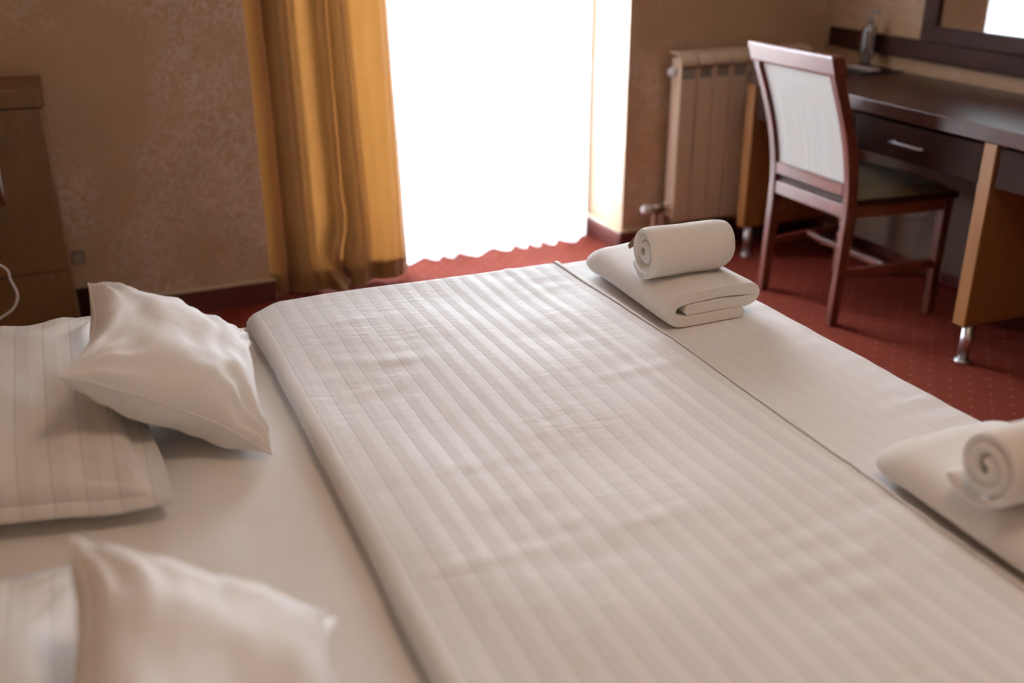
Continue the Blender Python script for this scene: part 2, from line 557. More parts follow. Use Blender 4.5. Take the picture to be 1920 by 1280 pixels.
# ------------------------------------------------------------------ duvet
def duvet():
    FX, SX, EX = 0.290, 1.062, 1.392      # folded edge, seam, foot edge
    ya, yb = 0.352, 2.205
    # path along x: (x, height above sheet, weight of surface lumps)
    path = [(0.42, 0.004), (0.36, 0.003), (FX+0.02, 0.004), (FX+0.006, 0.009), (FX, 0.019), (FX+0.001, 0.028), (FX+0.007, 0.036), (FX+0.017, 0.041)]
    n_nose = len(path)
    x = FX+0.017
    while x < SX-0.012:
        x += 0.0075
        path.append((x, 0.042))
    path += [(SX-0.010, 0.0436), (SX-0.005, 0.0444), (SX, 0.0428), (SX+0.004, 0.0390), (SX+0.008, 0.0355), (SX+0.012, 0.0338), (SX+0.016, 0.033)]
    x = SX+0.016
    while x < EX-0.03:
        x += 0.0075
        path.append((x, 0.033))
    for k in range(1, 8):
        a = k/7*PI/2
        path.append((EX-0.026+0.026*math.sin(a), 0.033-0.026*(1-math.cos(a))))
    z = 0.033-0.026
    for k in range(1, 24):
        path.append((EX+0.004*math.sin(k*0.7), z-0.013*k))
    # path along y: (y, drop)
    ypath = []
    for k in range(23, 0, -1):
        ypath.append((ya-0.003*math.sin(k*0.5), -0.03-0.013*k))
    for k in range(7, 0, -1):
        a = k/7*PI/2
        ypath.append((ya+0.03-0.03*math.sin(a), -0.03*(1-math.cos(a))))
    y = ya+0.03
    while y < yb-0.03:
        ypath.append((y, 0.0)); y += 0.0085
    for k in range(0, 8):
        a = k/7*PI/2
        ypath.append((yb-0.03+0.03*math.sin(a), -0.03*(1-math.cos(a))))
    for k in range(1, 24):
        ypath.append((yb+0.003*math.sin(k*0.6), -0.03-0.013*k))
    vv, ff = [], []
    for (x, h) in path:
        for (y, dy) in ypath:
            top = 0.507
            lump = 0.0
            inner = sstep(0, 0.10, min(y-ya, yb-y))
            if h > 0.03:
                kx = sstep(FX, FX+0.10, x)
                lump += 0.010*nz(x*2.6, y*2.2, 2.0)*kx*(1 if x < SX else 0.25)
                lump += 0.0045*nz(x*6, y*5, 5.0)*kx*(1 if x < SX else 0.4)
                lump += 0.0030*nz(x*8+y*2, y*22, 9.0)*max(0.0, min(1.0, 2.6*nz(x*3.1, y*2.7, 12.0)))
                # pressed creases along the duvet and across it
                cx = 0.945+0.012*math.sin(y*2.3)
                lump += 0.0042*math.exp(-((x-cx)/0.010)**2)*(0.6+0.5*nz(y*4, 1.1))
                for cy in (1.08, 1.53, 1.985):
                    cc = cy+0.02*nz(x*3, cy)
                    lump += 0.0016*math.exp(-((y-cc)/0.014)**2)*max(0.0, 0.3+1.4*nz(x*5, cy*3, 2.0))
                if x > SX+0.1:
                    lump += 0.0042*nz(x*7+y*3, y*20, 4.0)*sstep(SX+0.12, EX, x)
            # wavy fold and seam lines
            wob = 0.006*nz(y*2.4, 0.3, 1.5)+0.003*nz(y*7, 4.3)
            wx = wob*(1-sstep(FX+0.05, FX+0.3, x))
            if abs(x-SX) < 0.02:
                wx += 0.006*math.sin(y*2.6+0.4)*0
            wx += 0.010*math.sin((y-1.2)*2.4)*math.exp(-((x-SX)/0.06)**2)
            if x > EX-0.03:
                wx += 0.006*nz(y*5, 8.8)*sstep(0, 0.15, inner+0.2)
            drop_x = h-0.033 if x > EX-0.027 else 0.0
            if drop_x < 0 or dy < 0:
                d = min(drop_x, dy)
                z = top+ (h if drop_x == 0 else 0.033) + d
                if drop_x < 0 and dy == 0.0:
                    z = top+h+lump*0.6
                elif dy < 0:
                    # soften the far and near edge, hanging side with gentle pleats
                    z += lump*sstep(-0.03, 0, dy)
            else:
                z = top+h+lump
            yy = y
            if dy < -0.02:
                s_ = 1 if y > 1.2 else -1
                yy += s_*0.010*(0.5+nz(x*5, dy*1.5, 3.1))*sstep(0.02, 0.2, -dy)
            if drop_x < -0.02:
                wx += 0.010*(0.5+nz(y*5, drop_x*1.5, 6.1))*sstep(0.02, 0.2, -drop_x)
            # far edge of the folded corner pulls in
            if h < 0.045 and x < FX+0.09 and dy <= 0 and y > 1.9:
                t_ = (1-sstep(FX, FX+0.09, x))*sstep(1.9, 2.18, y)
                yy -= 0.045*t_
                z -= 0.006*t_
            vv.append((x+wx, yy, z))
    W = len(ypath)
    for i in range(len(path)-1):
        for j in range(W-1):
            ff.append((i*W+j, (i+1)*W+j, (i+1)*W+j+1, i*W+j+1))
    o = pydata('duvet', vv, ff, M_DUVET)
    so = o.modifiers.new('thick', 'SOLIDIFY'); so.thickness = 0.004; so.offset = -1
    tag(o, 'white satin-striped duvet spread over the bed, its head edge folded back', 'duvet')
duvet()

# ------------------------------------------------------------------ pillows
def pillow(name, label, group, center, u, v, thick, mat, seed, pinch=0.10, flange=0.0, hu=None, wrinkle=1.0, flat_bottom=0.0, ppow=0.42):
    """u, v: half-axis vectors in world space; thick: half thickness"""
    # center holds the four corners (-a-b, +a-b, +a+b, -a+b)
    C4 = [Vector(q) for q in center]
    def pos4(a, b):
        return (C4[0]*(1-a)*(1-b)+C4[1]*(1+a)*(1-b)+C4[2]*(1+a)*(1+b)+C4[3]*(1-a)*(1+b))/4
    c = pos4(0, 0); u = (C4[1]+C4[2]-C4[0]-C4[3])/4; v = (C4[2]+C4[3]-C4[0]-C4[1])/4
    n = u.cross(v); n.normalize()
    N = 56
    vv, ff = [], []
    for side in (1, -1):
        for i in range(N+1):
            for j in range(N+1):
                a = -1+2*i/N; b = -1+2*j/N
                # denser near rim
                a = math.sin(a*PI/2); b = math.sin(b*PI/2)
                fa = max(0.0, 1-a*a); fb = max(0.0, 1-b*b)
                t = (fa*fb)**ppow
                px = a*(1-pinch*fb*a*a); py = b*(1-pinch*fa*b*b)
                wk = wrinkle*(0.016*nz(a*2.2+seed, b*2.2, seed)+0.007*nz(a*6, b*3.0+seed, 2.7*seed))
                # folds running out of the corners
                for (ca, cb) in ((1, 1), (1, -1), (-1, 1), (-1, -1)):
                    da, db = a-ca, b-cb
                    r_ = math.hypot(da, db)
                    an = math.atan2(db, da)
                    wk += wrinkle*0.010*math.sin(an*14+seed)*math.exp(-(r_/0.55)**2)*sstep(0.02, 0.2, r_)
                h = thick*t*side*(1 if side > 0 else 1-flat_bottom)
                h += wk*sstep(0, 0.25, t)*(1 if side > 0 else 0.6)
                h += 0.006*nz(a*3+9, b*3, seed)*(1-t)
                vv.append(pos4(px, py)+n*h)
    W = N+1
    off = W*W
    def id_(s, i, j):
        return i*W+j+(off if s < 0 else 0)
    for i in range(N):
        for j in range(N):
            ff.append((id_(1, i, j), id_(1, i+1, j), id_(1, i+1, j+1), id_(1, i, j+1)))
            ff.append((id_(-1, i, j), id_(-1, i, j+1), id_(-1, i+1, j+1), id_(-1, i+1, j)))
    me = bpy.data.meshes.new(name)
    me.from_pydata([tuple(p) for p in vv], [], ff)
    bm = bmesh.new(); bm.from_mesh(me)
    bmesh.ops.remove_doubles(bm, verts=bm.verts[:], dist=0.0008)
    bmesh.ops.recalc_face_normals(bm, faces=bm.faces[:])
    bm.to_mesh(me); bm.free()
    o = link(name, me, mat, None, True)
    tag(o, label, 'pillow', group)
    # stitched edge around the seam
    rim = []
    ring = [(-1+2*k/40, -1) for k in range(40)]+[(1, -1+2*k/40) for k in range(40)]+[(1-2*k/40, 1) for k in range(40)]+[(-1, 1-2*k/40) for k in range(40)]
    if flange <= 0:
        for (a, b) in ring+[ring[0]]:
            a = math.sin(a*PI/2); b = math.sin(b*PI/2)
            fa = 1-a*a; fb = 1-b*b
            rim.append(pos4(a*(1-pinch*fb*a*a), b*(1-pinch*fa*b*b))+n*0.006*nz(a*3+9, b*3, seed))
        tube('seam', rim, 0.0016, mat, o, 6)
    else:
        fv, fq = [], []
        for k, (a, b) in enumerate(ring):
            a = math.sin(a*PI/2); b = math.sin(b*PI/2)
            fa = 1-a*a; fb = 1-b*b
            p = pos4(a*(1-pinch*fb*a*a), b*(1-pinch*fa*b*b))+n*0.006*nz(a*3+9, b*3, seed)
            d = (u.normalized()*(a**5)+v.normalized()*(b**5))
            if d.length > 1: d.normalize()
            q = p+d*flange+n*0.006*nz(k*0.11, seed, 3.0)
            for z_ in (0.004, -0.004):
                fv.append(p-d*0.02+n*z_); fv.append(q+n*z_*0.7)
        K = len(ring)
        for k in range(K):
            k2 = (k+1) % K
            A, B = 4*k, 4*k2
            fq += [(A, A+1, B+1, B), (A+2, B+2, B+3, A+3), (A+1, A+3, B+3, B+1)]
        pydata('hem', fv, fq, mat, o, True)
    return o

G_P = 'pillows on the bed'
def flat_pillow(label, dx, dy, seed):
    cs = [(-0.600+dx, 1.560+dy, 0.556), (0.030+dx, 1.440+dy, 0.540), (-0.010+dx, 2.125+dy, 0.578), (-0.610+dx, 2.13+dy, 0.582)]
    return pillow('pillow', label, G_P, cs, None, None,
                  0.070, M_PIL_S, seed, 0.03, 0.034, flat_bottom=0.52, ppow=0.36, wrinkle=0.8)
flat_pillow('large striped pillow lying flat nearer the window curtain, half under a leaning pillow', 0, 0, 3.3)
flat_pillow('large striped pillow lying flat nearest the camera, at the lower left corner', -0.055, -0.915, 5.9)
def lean_pillow(label, P1, P2, P3, P4, seed):
    return pillow('pillow', label, G_P, [P2, P3, P4, P1], None, None, 0.083, M_PIL, seed, 0.19, ppow=0.44, wrinkle=0.9)
lean_pillow('small plain white pillow leaning on a flat pillow, beside the far wall',
            (-0.016, 1.945, 0.725), (-0.077, 1.535, 0.725), (0.224, 1.535, 0.520), (0.271, 1.985, 0.540), 1.7)
lean_pillow('small plain white pillow leaning closest to the camera at the bottom of the picture',
            (-0.068, 1.040, 0.745), (-0.115, 0.62, 0.745), (0.160, 0.60, 0.525), (0.193, 1.035, 0.552), 4.1)

# ------------------------------------------------------------------ towels
def ribbon(path, th, close_ends=True):
    """closed 2-d outline of a thick strip that follows a path, rounded ends"""
    P = [Vector((p[0], p[1])) for p in path]
    L, R = [], []
    for i, p in enumerate(P):
        a = P[max(i-1, 0)]; b = P[min(i+1, len(P)-1)]
        t = b-a
        t.normalize()
        nrm = Vector((-t.y, t.x))
        L.append(p+nrm*th/2); R.append(p-nrm*th/2)
    t0 = (P[1]-P[0]).normalized(); t1 = (P[-1]-P[-2]).normalized()
    return [P[0]-t0*th*0.35]+L+[P[-1]+t1*th*0.35]+R[::-1]

def extrude_strip(name, path, th, a0, a1, to3, mat, parent, nseg=26, shape=None, rnd=0.006, e0=0.78):
    """sweep a strip outline along an axis, rounding both ends; shape(p2, s, a) deforms"""
    out = ribbon(path, th)
    n = len(out)
    cen = [Vector((p[0], p[1])) for p in path]
    core = [cen[0]]+cen+[cen[-1]]+cen[::-1]
    vv, ff = [], []
    st = []
    for k in range(5):
        a = k/4*PI/2
        st.append((a0+rnd*(1-math.sin(a)), 0.55+0.45*math.sin(a) if k else 0.45))
    st = sorted(set([(a0+rnd*(1-math.cos(k/4*PI/2)), e0+(1-e0)*math.sin(k/4*PI/2)) for k in range(5)]))
    for k in range(1, nseg):
        st.append((a0+rnd+(a1-a0-2*rnd)*k/nseg, 1.0))
    st += [(a1-rnd*(1-math.cos(k/4*PI/2)), e0+(1-e0)*math.sin(k/4*PI/2)) for k in range(4, -1, -1)]
    for (a, s) in st:
        for p, q in zip(out, core):
            r = q+(p-q)*s
            w = shape(r, (a-a0)/(a1-a0), a) if shape else r
            vv.append(to3(w, a))
    for i in range(len(st)-1):
        for k in range(n):
            k2 = (k+1) % n
            ff.append((i*n+k, i*n+k2, (i+1)*n+k2, (i+1)*n+k))
    # end caps as quads along the strip
    m_ = len(path)
    for src, flip in ((0, False), ((len(st)-1)*n, True)):
        base = len(vv)
        vv += vv[src:src+n]
        for k in range(m_-1):
            a_, b_ = 1+k, 2+k
            c_, d_ = n-1-k, n-2-k
            f = (base+a_, base+b_, base+d_, base+c_)
            ff.append(f if not flip else f[::-1])
        f = (base, base+1, base+n-1)
        ff.append(f if not flip else f[::-1])
        f = (base+m_, base+m_+1, base+m_+2)
        ff.append(f if not flip else f[::-1])
    return pydata(name, vv, ff, mat, parent, True)

def folded_towel(label, ox, oy, oz, seed, wx=0.215, ly=0.40):
    """bath towel folded in three; folds run along y, open end faces -y"""
    th = 0.0262
    b = th/2
    pts = [(wx-0.030, b), (wx*0.6, b), (0.055, b), (0.030, b+0.001), (0.010, b+0.011), (0.004, b+0.026), (0.012, b+0.043), (0.034, b+0.0505), (0.07, b+0.053),
           (wx*0.55, b+0.055), (wx-0.035, b+0.053), (wx-0.010, b+0.050), (wx, b+0.039), (wx-0.008, b+0.028), (wx-0.035, b+0.025), (wx*0.55, b+0.0265), (0.07, b+0.026), (0.045, b+0.0245)]
    path = [(p.x, p.y) for p in smooth_path([(x, z, 0) for x, z in pts], 5)]
    def shape(r, s, a):
        f = 1.0
        far = max(0.0, (s-0.86)/0.14)
        k_ = math.sqrt(max(0.0, 1-0.85*far*far))
        z = 0.036+(r.y-0.036)*(0.25+0.75*k_)
        z = z if far == 0 else z-0.010*far
        x = wx/2+(r.x-wx/2)*(0.86+0.14*k_)
        x += 0.006*nz(s*2.2, seed, r.y*8)+0.010*s
        z += 0.0035*nz(x*14, s*4, seed)*min(1, r.y/0.03)
        return Vector((x, max(0.0, z)))
    def to3(r, a):
        return (ox+r.x, a, oz+r.y)
    t = extrude_strip('folded_towel', path, th, oy, oy+ly, to3, M_TOWEL, None, 30, shape, 0.005)
    tag(t, label, 'towel', 'folded towels on the foot of the bed')
    return t

def rolled_towel(label, c, ln, R, ang, seed, squash=0.94, flap=True, with_tag=False, turns=3.0):
    """spiral roll along x"""
    th = R/(turns+0.75)
    path = []
    NS = 120
    a_end = -PI/2-0.5
    for k in range(NS+1):
        t = k/NS
        r = th*0.55+(R-th*0.5-th*0.55)*t
        an = a_end-2*PI*turns*(1-t)
        wob = 1+0.05*math.sin(3*an+seed)*(1-t)
        path.append((r*math.cos(an)*wob*0.93, r*math.sin(an)*wob*squash))
    last = path[-1]
    for k in range(1, 15):
        q = k/14
        path.append((last[0]+(R*0.98-last[0])*q, last[1]+(-R*0.99-last[1])*math.sin(min(1.0, q*2.2)*PI/2)+0.016*max(0.0, q-0.45)**2/0.3))
    ca, sa = math.cos(ang), math.sin(ang)
    def shape(r, s, a):
        sc = 1+0.035*nz(s*2.5, seed, 0.4)-0.05*sstep(0.85, 1.0, s)
        q = Vector((r.x*sc, r.y*sc))
        q.x += 0.002*nz(s*6, r.x*20, seed)
        return q
    base = Vector(c)
    def to3(r, a):
        # inner layers stick out a little unevenly at the ends
        rr = math.hypot(r.x, r.y)/R
        da = (0.010*nz(rr*5, seed, 2.2)-0.010*(1-rr))*(1 if a < 0 else -1)*sstep(0.6, 1.0, abs(a)/(ln/2))
        x = a+da
        y = r.x
        return (base.x+x*ca-y*sa, base.y+x*sa+y*ca, base.z+r.y)
    t = extrude_strip('rolled_towel', path, th*0.84, -ln/2, ln/2, to3, M_TOWEL, None, 26, shape, 0.007, 0.42)
    tag(t, label, 'towel', 'rolled towels on the folded towels')
    if with_tag:
        p = Vector(to3(Vector((R*0.62, R*0.10)), -ln/2))
        vv = [p+Vector(d) for d in ((0, 0.004, 0.010), (-0.004, 0.004, 0.012), (-0.014, 0.008, -0.004), (-0.011, 0.008, -0.014), (-0.002, 0.005, -0.008))]
        vv2 = [q+Vector((0, 0.002, 0.0)) for q in vv]
        n = 5
        ff = [tuple(range(n)), tuple(range(2*n-1, n-1, -1))]+[(i, i+n, (i+1) % n+n, (i+1) % n) for i in range(n)]
        o = pydata('label', vv+vv2, ff, M_TAG, t, False)
        o['label'] = 'small brown care label'
    return t
ZD = 0.5425
folded_towel('white folded towel on the far foot corner of the bed, in front of the chair', 1.092, 1.690, ZD, 2.1)
rolled_towel('small rolled white towel on the far folded towel, beside the chair', (1.190, 1.800, ZD+0.0775+0.0640), 0.184, 0.0610, -0.06, 1.3, with_tag=True)
folded_towel('white folded towel at the right edge of the picture, near foot corner of the bed', 1.062, 0.648, ZD, 6.4, 0.225, 0.40)
rolled_towel('rolled white towel cut off by the right picture edge, spiral end showing', (1.142, 0.825, ZD+0.0775+0.0640), 0.19, 0.0610, -0.02, 4.9, 0.96, turns=2.4)

# ------------------------------------------------------------------ curtain and sheer
def curtain():
    root = thing('curtain', 'ochre floor-length curtain gathered at the left side of the window', 'curtain', (0.88, 3.72, 0))
    NS, zs = 300, []
    z = 0.008
    while z < 0.5:
        zs.append(z); z += 0.016
    while z < 2.40:
        zs.append(z); z += 0.06
    zs.append(2.44)
    # fold turning points across the width: x position, depth
    knots = [(0.603, 3.712), (0.622, 3.694), (0.648, 3.690), (0.668, 3.702), (0.664, 3.735), (0.652, 3.765), (0.668, 3.788), (0.710, 3.792), (0.756, 3.786), (0.776, 3.772),
             (0.764, 3.750), (0.720, 3.746), (0.684, 3.742), (0.672, 3.726), (0.684, 3.700), (0.712, 3.684), (0.740, 3.694), (0.766, 3.708), (0.796, 3.718), (0.826, 3.704), (0.856, 3.686), (0.884, 3.694), (0.890, 3.724),
             (0.866, 3.742), (0.840, 3.756), (0.846, 3.782), (0.890, 3.794), (0.940, 3.788), (0.966, 3.770), (0.950, 3.746), (0.916, 3.740), (0.898, 3.722), (0.912, 3.696),
             (0.940, 3.684), (0.962, 3.698), (0.984, 3.714), (1.012, 3.700), (1.050, 3.686), (1.084, 3.692), (1.112, 3.712), (1.132, 3.742)]
    base = smooth_path([(x, y, 0) for x, y in knots], 7)
    NS = len(base)
    def pt(k, z, back=0.0):
        p = base[k]
        s = (p.x-0.603)/0.53
        x, y = p.x, p.y
        low = 1-sstep(0.0, 0.42, z)
        mid = math.exp(-((s-0.42)/0.20)**2)
        x += 0.030*s*(1-sstep(0, 1.1, z))
        x += 0.010*nz(s*5, z*0.9, 2.0)
        # crumpled bunch that stands on the carpet
        x += mid*low*(0.060*nz(s*5, z*6, 1.0)+0.040*math.sin(z*12+s*5))
        y += mid*low*(0.080*nz(s*6, z*7, 5.0)-0.065)
        y += 0.010*nz(s*7, z*1.2, 7.0)
        y += 0.0032*math.sin(p.x*150+2.2*nz(p.x*9, z*0.7, 3.0)+p.y*60)
        return (x, min(y, 3.80)+back, z)
    vv, ff = [], []
    for z in zs:
        for k in range(NS):
            vv.append(pt(k, z))
    for i in range(len(zs)-1):
        for k in range(NS-1):
            ff.append((i*NS+k, i*NS+k+1, (i+1)*NS+k+1, (i+1)*NS+k))
    pydata('cloth', vv, ff, M_CURT, root)
    hz = [z for z in zs if z < 0.095]
    vv, ff = [], []
    for back in (0.004, 0.008):
        for z in hz:
            for k in range(NS):
                vv.append(pt(k, z, back))
    H = len(hz)
    for i in range(H-1):
        for k in range(NS-1):
            ff.append((i*NS+k, i*NS+k+1, (i+1)*NS+k+1, (i+1)*NS+k))
            o_ = H*NS
            ff.append((o_+i*NS+k, o_+(i+1)*NS+k, o_+(i+1)*NS+k+1, o_+i*NS+k+1))
    t_ = (H-1)*NS
    for k in range(NS-1):
        ff.append((k, H*NS+k, H*NS+k+1, k+1))
        ff.append((t_+k, t_+k+1, H*NS+t_+k+1, H*NS+t_+k))
    o = pydata('hem', vv, ff, M_CURT, root)
    o['label'] = 'double-layer bottom hem, darker than the cloth above'
curtain()

def sheer():
    X0, X1 = 0.64, 2.035
    n = 560
    zs = [0.012, 0.03, 0.06, 0.1, 0.2, 0.4, 0.7, 1.0, 1.4, 1.8, 2.2, 2.34]
    vv, ff = [], []
    for z in zs:
        for k in range(n+1):
            s = k/n
            x = X0+(X1-X0)*s
            ph = s*2*PI*14+7.0*nz(s*6, 0.2)
            amp = 0.020+0.018*nz(s*9, 4.0)
            y = 3.845+amp*math.sin(ph)+0.006*nz(s*60, z*0.6)+0.012*nz(s*3, z*0.8, 1.0)
            x += 0.008*math.sin(2*ph)*0.6
            zz = z+(0.006*math.sin(ph+1.0) if z < 0.02 else 0)
            vv.append((x, y, zz))
    for i in range(len(zs)-1):
        for k in range(n):
            a = i*(n+1)+k
            ff.append((a, a+1, a+n+2, a+n+1))
    o = pydata('sheer_curtain', vv, ff, M_SHEER)
    tag(o, 'white translucent sheer curtain hanging across the bright window', 'curtain')
sheer()

# ------------------------------------------------------------------ radiator
def radiator():
    root = thing('radiator', 'cream panel radiator on the wall behind the chair', 'radiator', (2.55, 3.58, 0.14))
    yf, yb = 3.530, 3.620
    z0, z1 = 0.135, 0.825
    x0, pw = 2.262, 0.0815
    nsec = 8
    for i in range(nsec):
        a = x0+i*pw+0.0025; b = x0+(i+1)*pw-0.0025
        prof = [(yf, z0+0.02), (yf+0.006, z0), (yf+0.012, z0), (yf+0.012, z1-0.105), (yf+0.002, z1-0.100), (yf, z1-0.105)]
        bm = bmesh.new()
        # front plate
        bm_box(bm, a, b, yf, yf+0.014, z0, z1-0.100, 0.004)
        # side fins and core
        bm_box(bm, (a+b)/2-0.016, (a+b)/2+0.016, yf+0.012, yb, z0+0.01, z1-0.09, 0.004)
        bm_box(bm, a, a+0.006, yf+0.012, yb-0.02, z0+0.02, z1-0.02)
        bm_box(bm, b-0.006, b, yf+0.012, yb-0.02, z0+0.02, z1-0.02)
        # posts at both sides of the air outlet
        bm_box(bm, a, a+0.009, yf, yf+0.016, z1-0.103, z1-0.040, 0.002)
        bm_box(bm, b-0.009, b, yf, yf+0.016, z1-0.103, z1-0.040, 0.002)
        # curved cap
        arc = [(yf, z1-0.046)]
        for k in range(7):
            an = k/6*PI/2
            arc.append((yf+0.055*(1-math.cos(an)), z1-0.040+0.040*math.sin(an)))
        arc.append((yb, z1+0.002))
        arc2 = [(y, z-0.008) for y, z in arc[::-1]]
        poly = arc+arc2
        n = len(poly)
        v0 = [bm.verts.new((a, y, z)) for y, z in poly]; v1 = [bm.verts.new((b, y, z)) for y, z in poly]
        for k in range(n):
            k2 = (k+1) % n
            bm.faces.new((v0[k], v0[k2], v1[k2], v1[k]))
        h = n//2
        for k in range(h-1):
            bm.faces.new((v0[k], v0[n-1-k], v0[n-2-k], v0[k+1]))
            bm.faces.new((v1[k], v1[k+1], v1[n-2-k], v1[n-1-k]))
        bmesh.ops.recalc_face_normals(bm, faces=bm.faces[:])
        me = bpy.data.meshes.new('section'); bm.to_mesh(me); bm.free()
        s = link('section', me, M_RAD, root)
        box('vent', (a+0.009, b-0.009, yf+0.006, yf+0.012, z1-0.103, z1-0.044), M_RADDK, s)
    for z in (z0+0.06, z1-0.075):
        tube('header_pipe', [(x0-0.012, 3.575, z), (x0+nsec*pw, 3.575, z)], 0.019, M_RAD, root, 16)
    tube('end_plug', [(x0-0.024, 3.575, z1-0.075), (x0-0.010, 3.575, z1-0.075), (x0+0.004, 3.575, z1-0.075)], [0.016, 0.022, 0.022], M_WHITEP, root, 16)
    # valve with its white hand wheel and the two pipes
    zv = z0+0.06
    tube('valve', [(x0-0.008, 3.575, zv), (x0-0.03, 3.575, zv), (x0-0.032, 3.575, zv), (x0-0.055, 3.572, zv), (x0-0.075, 3.572, zv)], [0.017, 0.017, 0.023, 0.023, 0.012], M_BRASS, root, 14)
    tube('valve_knob', [(x0-0.078, 3.572, zv), (x0-0.082, 3.572, zv), (x0-0.112, 3.572, zv), (x0-0.120, 3.572, zv)], [0.012, 0.018, 0.020, 0.014], M_WHITEP, root, 14)
    for xx in (x0-0.062, x0-0.028):
        tube('pipe', [(xx, 3.572, zv-0.01), (xx, 3.572, 0.0)], 0.0085, M_COPPER, root, 10)
    for xx in (x0+0.10, x0+0.5):
        box('bracket', (xx, xx+0.02, yb-0.002, WB, z1-0.12, z1-0.09), M_RAD, root)
radiator()

# ------------------------------------------------------------------ desk
def desk():
    root = thing('desk', 'mahogany writing desk with cherry side panels and chrome feet along the right wall', 'desk', (2.78, 2.4, 0))
    DX0, DX1 = 2.500, 3.050
    Y0, Y1 = 1.02, 3.412
    box('tabletop', (DX0, DX1, Y0, Y1+0.004, 0.714, 0.762), M_DESKTOP, root, 0.004)
    for a, b in ((3.362, 3.412), (2.172, 2.221), (1.03, 1.08)):
        box('side_panel', (DX0+0.005, DX1-0.02, a, b, 0.130, 0.713), M_CHERRY, root, 0.003)
        for xx in (DX0+0.045, DX1-0.08):
            yy = (a+b)/2-0.008
            f = tube('foot', [(xx, yy, 0.010), (xx, yy, 0.130)], 0.018, M_CHROME, root, 20)
            tube('foot_disc', [(xx, yy, 0.0), (xx, yy, 0.008), (xx, yy, 0.012)], [0.026, 0.026, 0.018], M_CHROME, f, 20)
    for a, b in ((2.226, 3.357), (1.085, 2.167)):
        # drawer box and front
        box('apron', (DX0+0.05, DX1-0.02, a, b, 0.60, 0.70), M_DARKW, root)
        mid = (a+b)/2
        segs = ((a+0.003, mid-0.002), (mid+0.002, b-0.003)) if b-a > 1.1 else ((a+0.003, b-0.003),)
        for (da, db) in segs:
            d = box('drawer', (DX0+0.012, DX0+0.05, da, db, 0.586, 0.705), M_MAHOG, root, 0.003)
            c_ = (da+db)/2
            if db > 2.3 and da < 2.4:
                c_ = 2.52
            pts = [(DX0+0.012, c_-0.072, 0.645), (DX0-0.010, c_-0.072, 0.645), (DX0-0.016, c_-0.066, 0.645), (DX0-0.016, c_+0.066, 0.645), (DX0-0.010, c_+0.072, 0.645), (DX0+0.012, c_+0.072, 0.645)]
            tube('handle', pts, 0.0048, M_STEEL, d, 10)
    box('back_panel', (DX1-0.12, DX1-0.10, 2.223, 3.360, 0.10, 0.600), M_BACKP, root)
desk()

rail = box('wall_board', (WR-0.022, WR, 0.9, 3.60, 0.815, 0.889), M_DARKW, None, 0.003)
tag(rail, 'long dark wooden board on the wall just above the desk', 'wall board')
mir = thing('wall_mirror', 'wall mirror in a wide dark wooden frame above the desk', 'mirror', (WR, 2.2, 0.89))
MY0, MY1, MZ0, MZ1 = 1.35, 3.072, 0.891, 1.95
box('frame', (WR-0.035, WR-0.001, MY0, MY1, MZ0, MZ0+0.056), M_DARKW, mir, 0.004)
box('frame', (WR-0.035, WR-0.001, MY0, MY1, MZ1-0.056, MZ1), M_DARKW, mir, 0.004)
box('frame', (WR-0.034, WR-0.001, MY1-0.072, MY1, MZ0+0.056, MZ1-0.056), M_DARKW, mir, 0.004)
box('frame', (WR-0.034, WR-0.001, MY0, MY0+0.072, MZ0+0.056, MZ1-0.056), M_DARKW, mir, 0.004)
box('mirror_glass', (WR-0.020, WR-0.002, MY0+0.06, MY1-0.06, MZ0+0.05, MZ1-0.05), M_MIRROR, mir)

# things on the desk
fol = box('desk_folder', (2.82, 3.030, 3.13, 3.385, 0.762, 0.768), M_BLACK, None, 0.002)
tag(fol, 'flat black folder at the window end of the desk', 'folder')
crd = box('card', (2.905, 2.955, 3.175, 3.325, 0.768, 0.774), M_PAPER, None, 0.002)
crd.rotation_euler = (0, 0, 0)
tag(crd, 'small pale card lying on the black folder', 'card')
def bottle():
    bx, by, z0 = 2.985, 3.300, 0.768
    root = thing('spray_bottle', 'clear plastic pump bottle standing on the black folder', 'bottle', (bx, by, z0))
    prof = [(0.018, 0.0), (0.019, 0.020), (0.023, 0.032), (0.029, 0.040), (0.031, 0.06), (0.031, 0.135), (0.027, 0.150), (0.013, 0.160), (0.012, 0.168)]
    tube('body', [(bx, by, z0+z) for r, z in prof], [r for r, z in prof], M_CLEAR, root, 24)
    tube('collar', [(bx, by, z0+0.166), (bx, by, z0+0.182)], 0.014, M_CLEAR, root, 16)
    tube('dip_tube', [(bx, by, z0+0.012), (bx+0.004, by+0.004, z0+0.166)], 0.0025, M_WHITEP, root, 8)
    tube('pump', smooth_path([(bx, by, z0+0.180), (bx, by, z0+0.202), (bx+0.004, by-0.012, z0+0.212), (bx+0.008, by-0.034, z0+0.208)], 4), 0.0055, M_CLEAR, root, 10)
bottle()

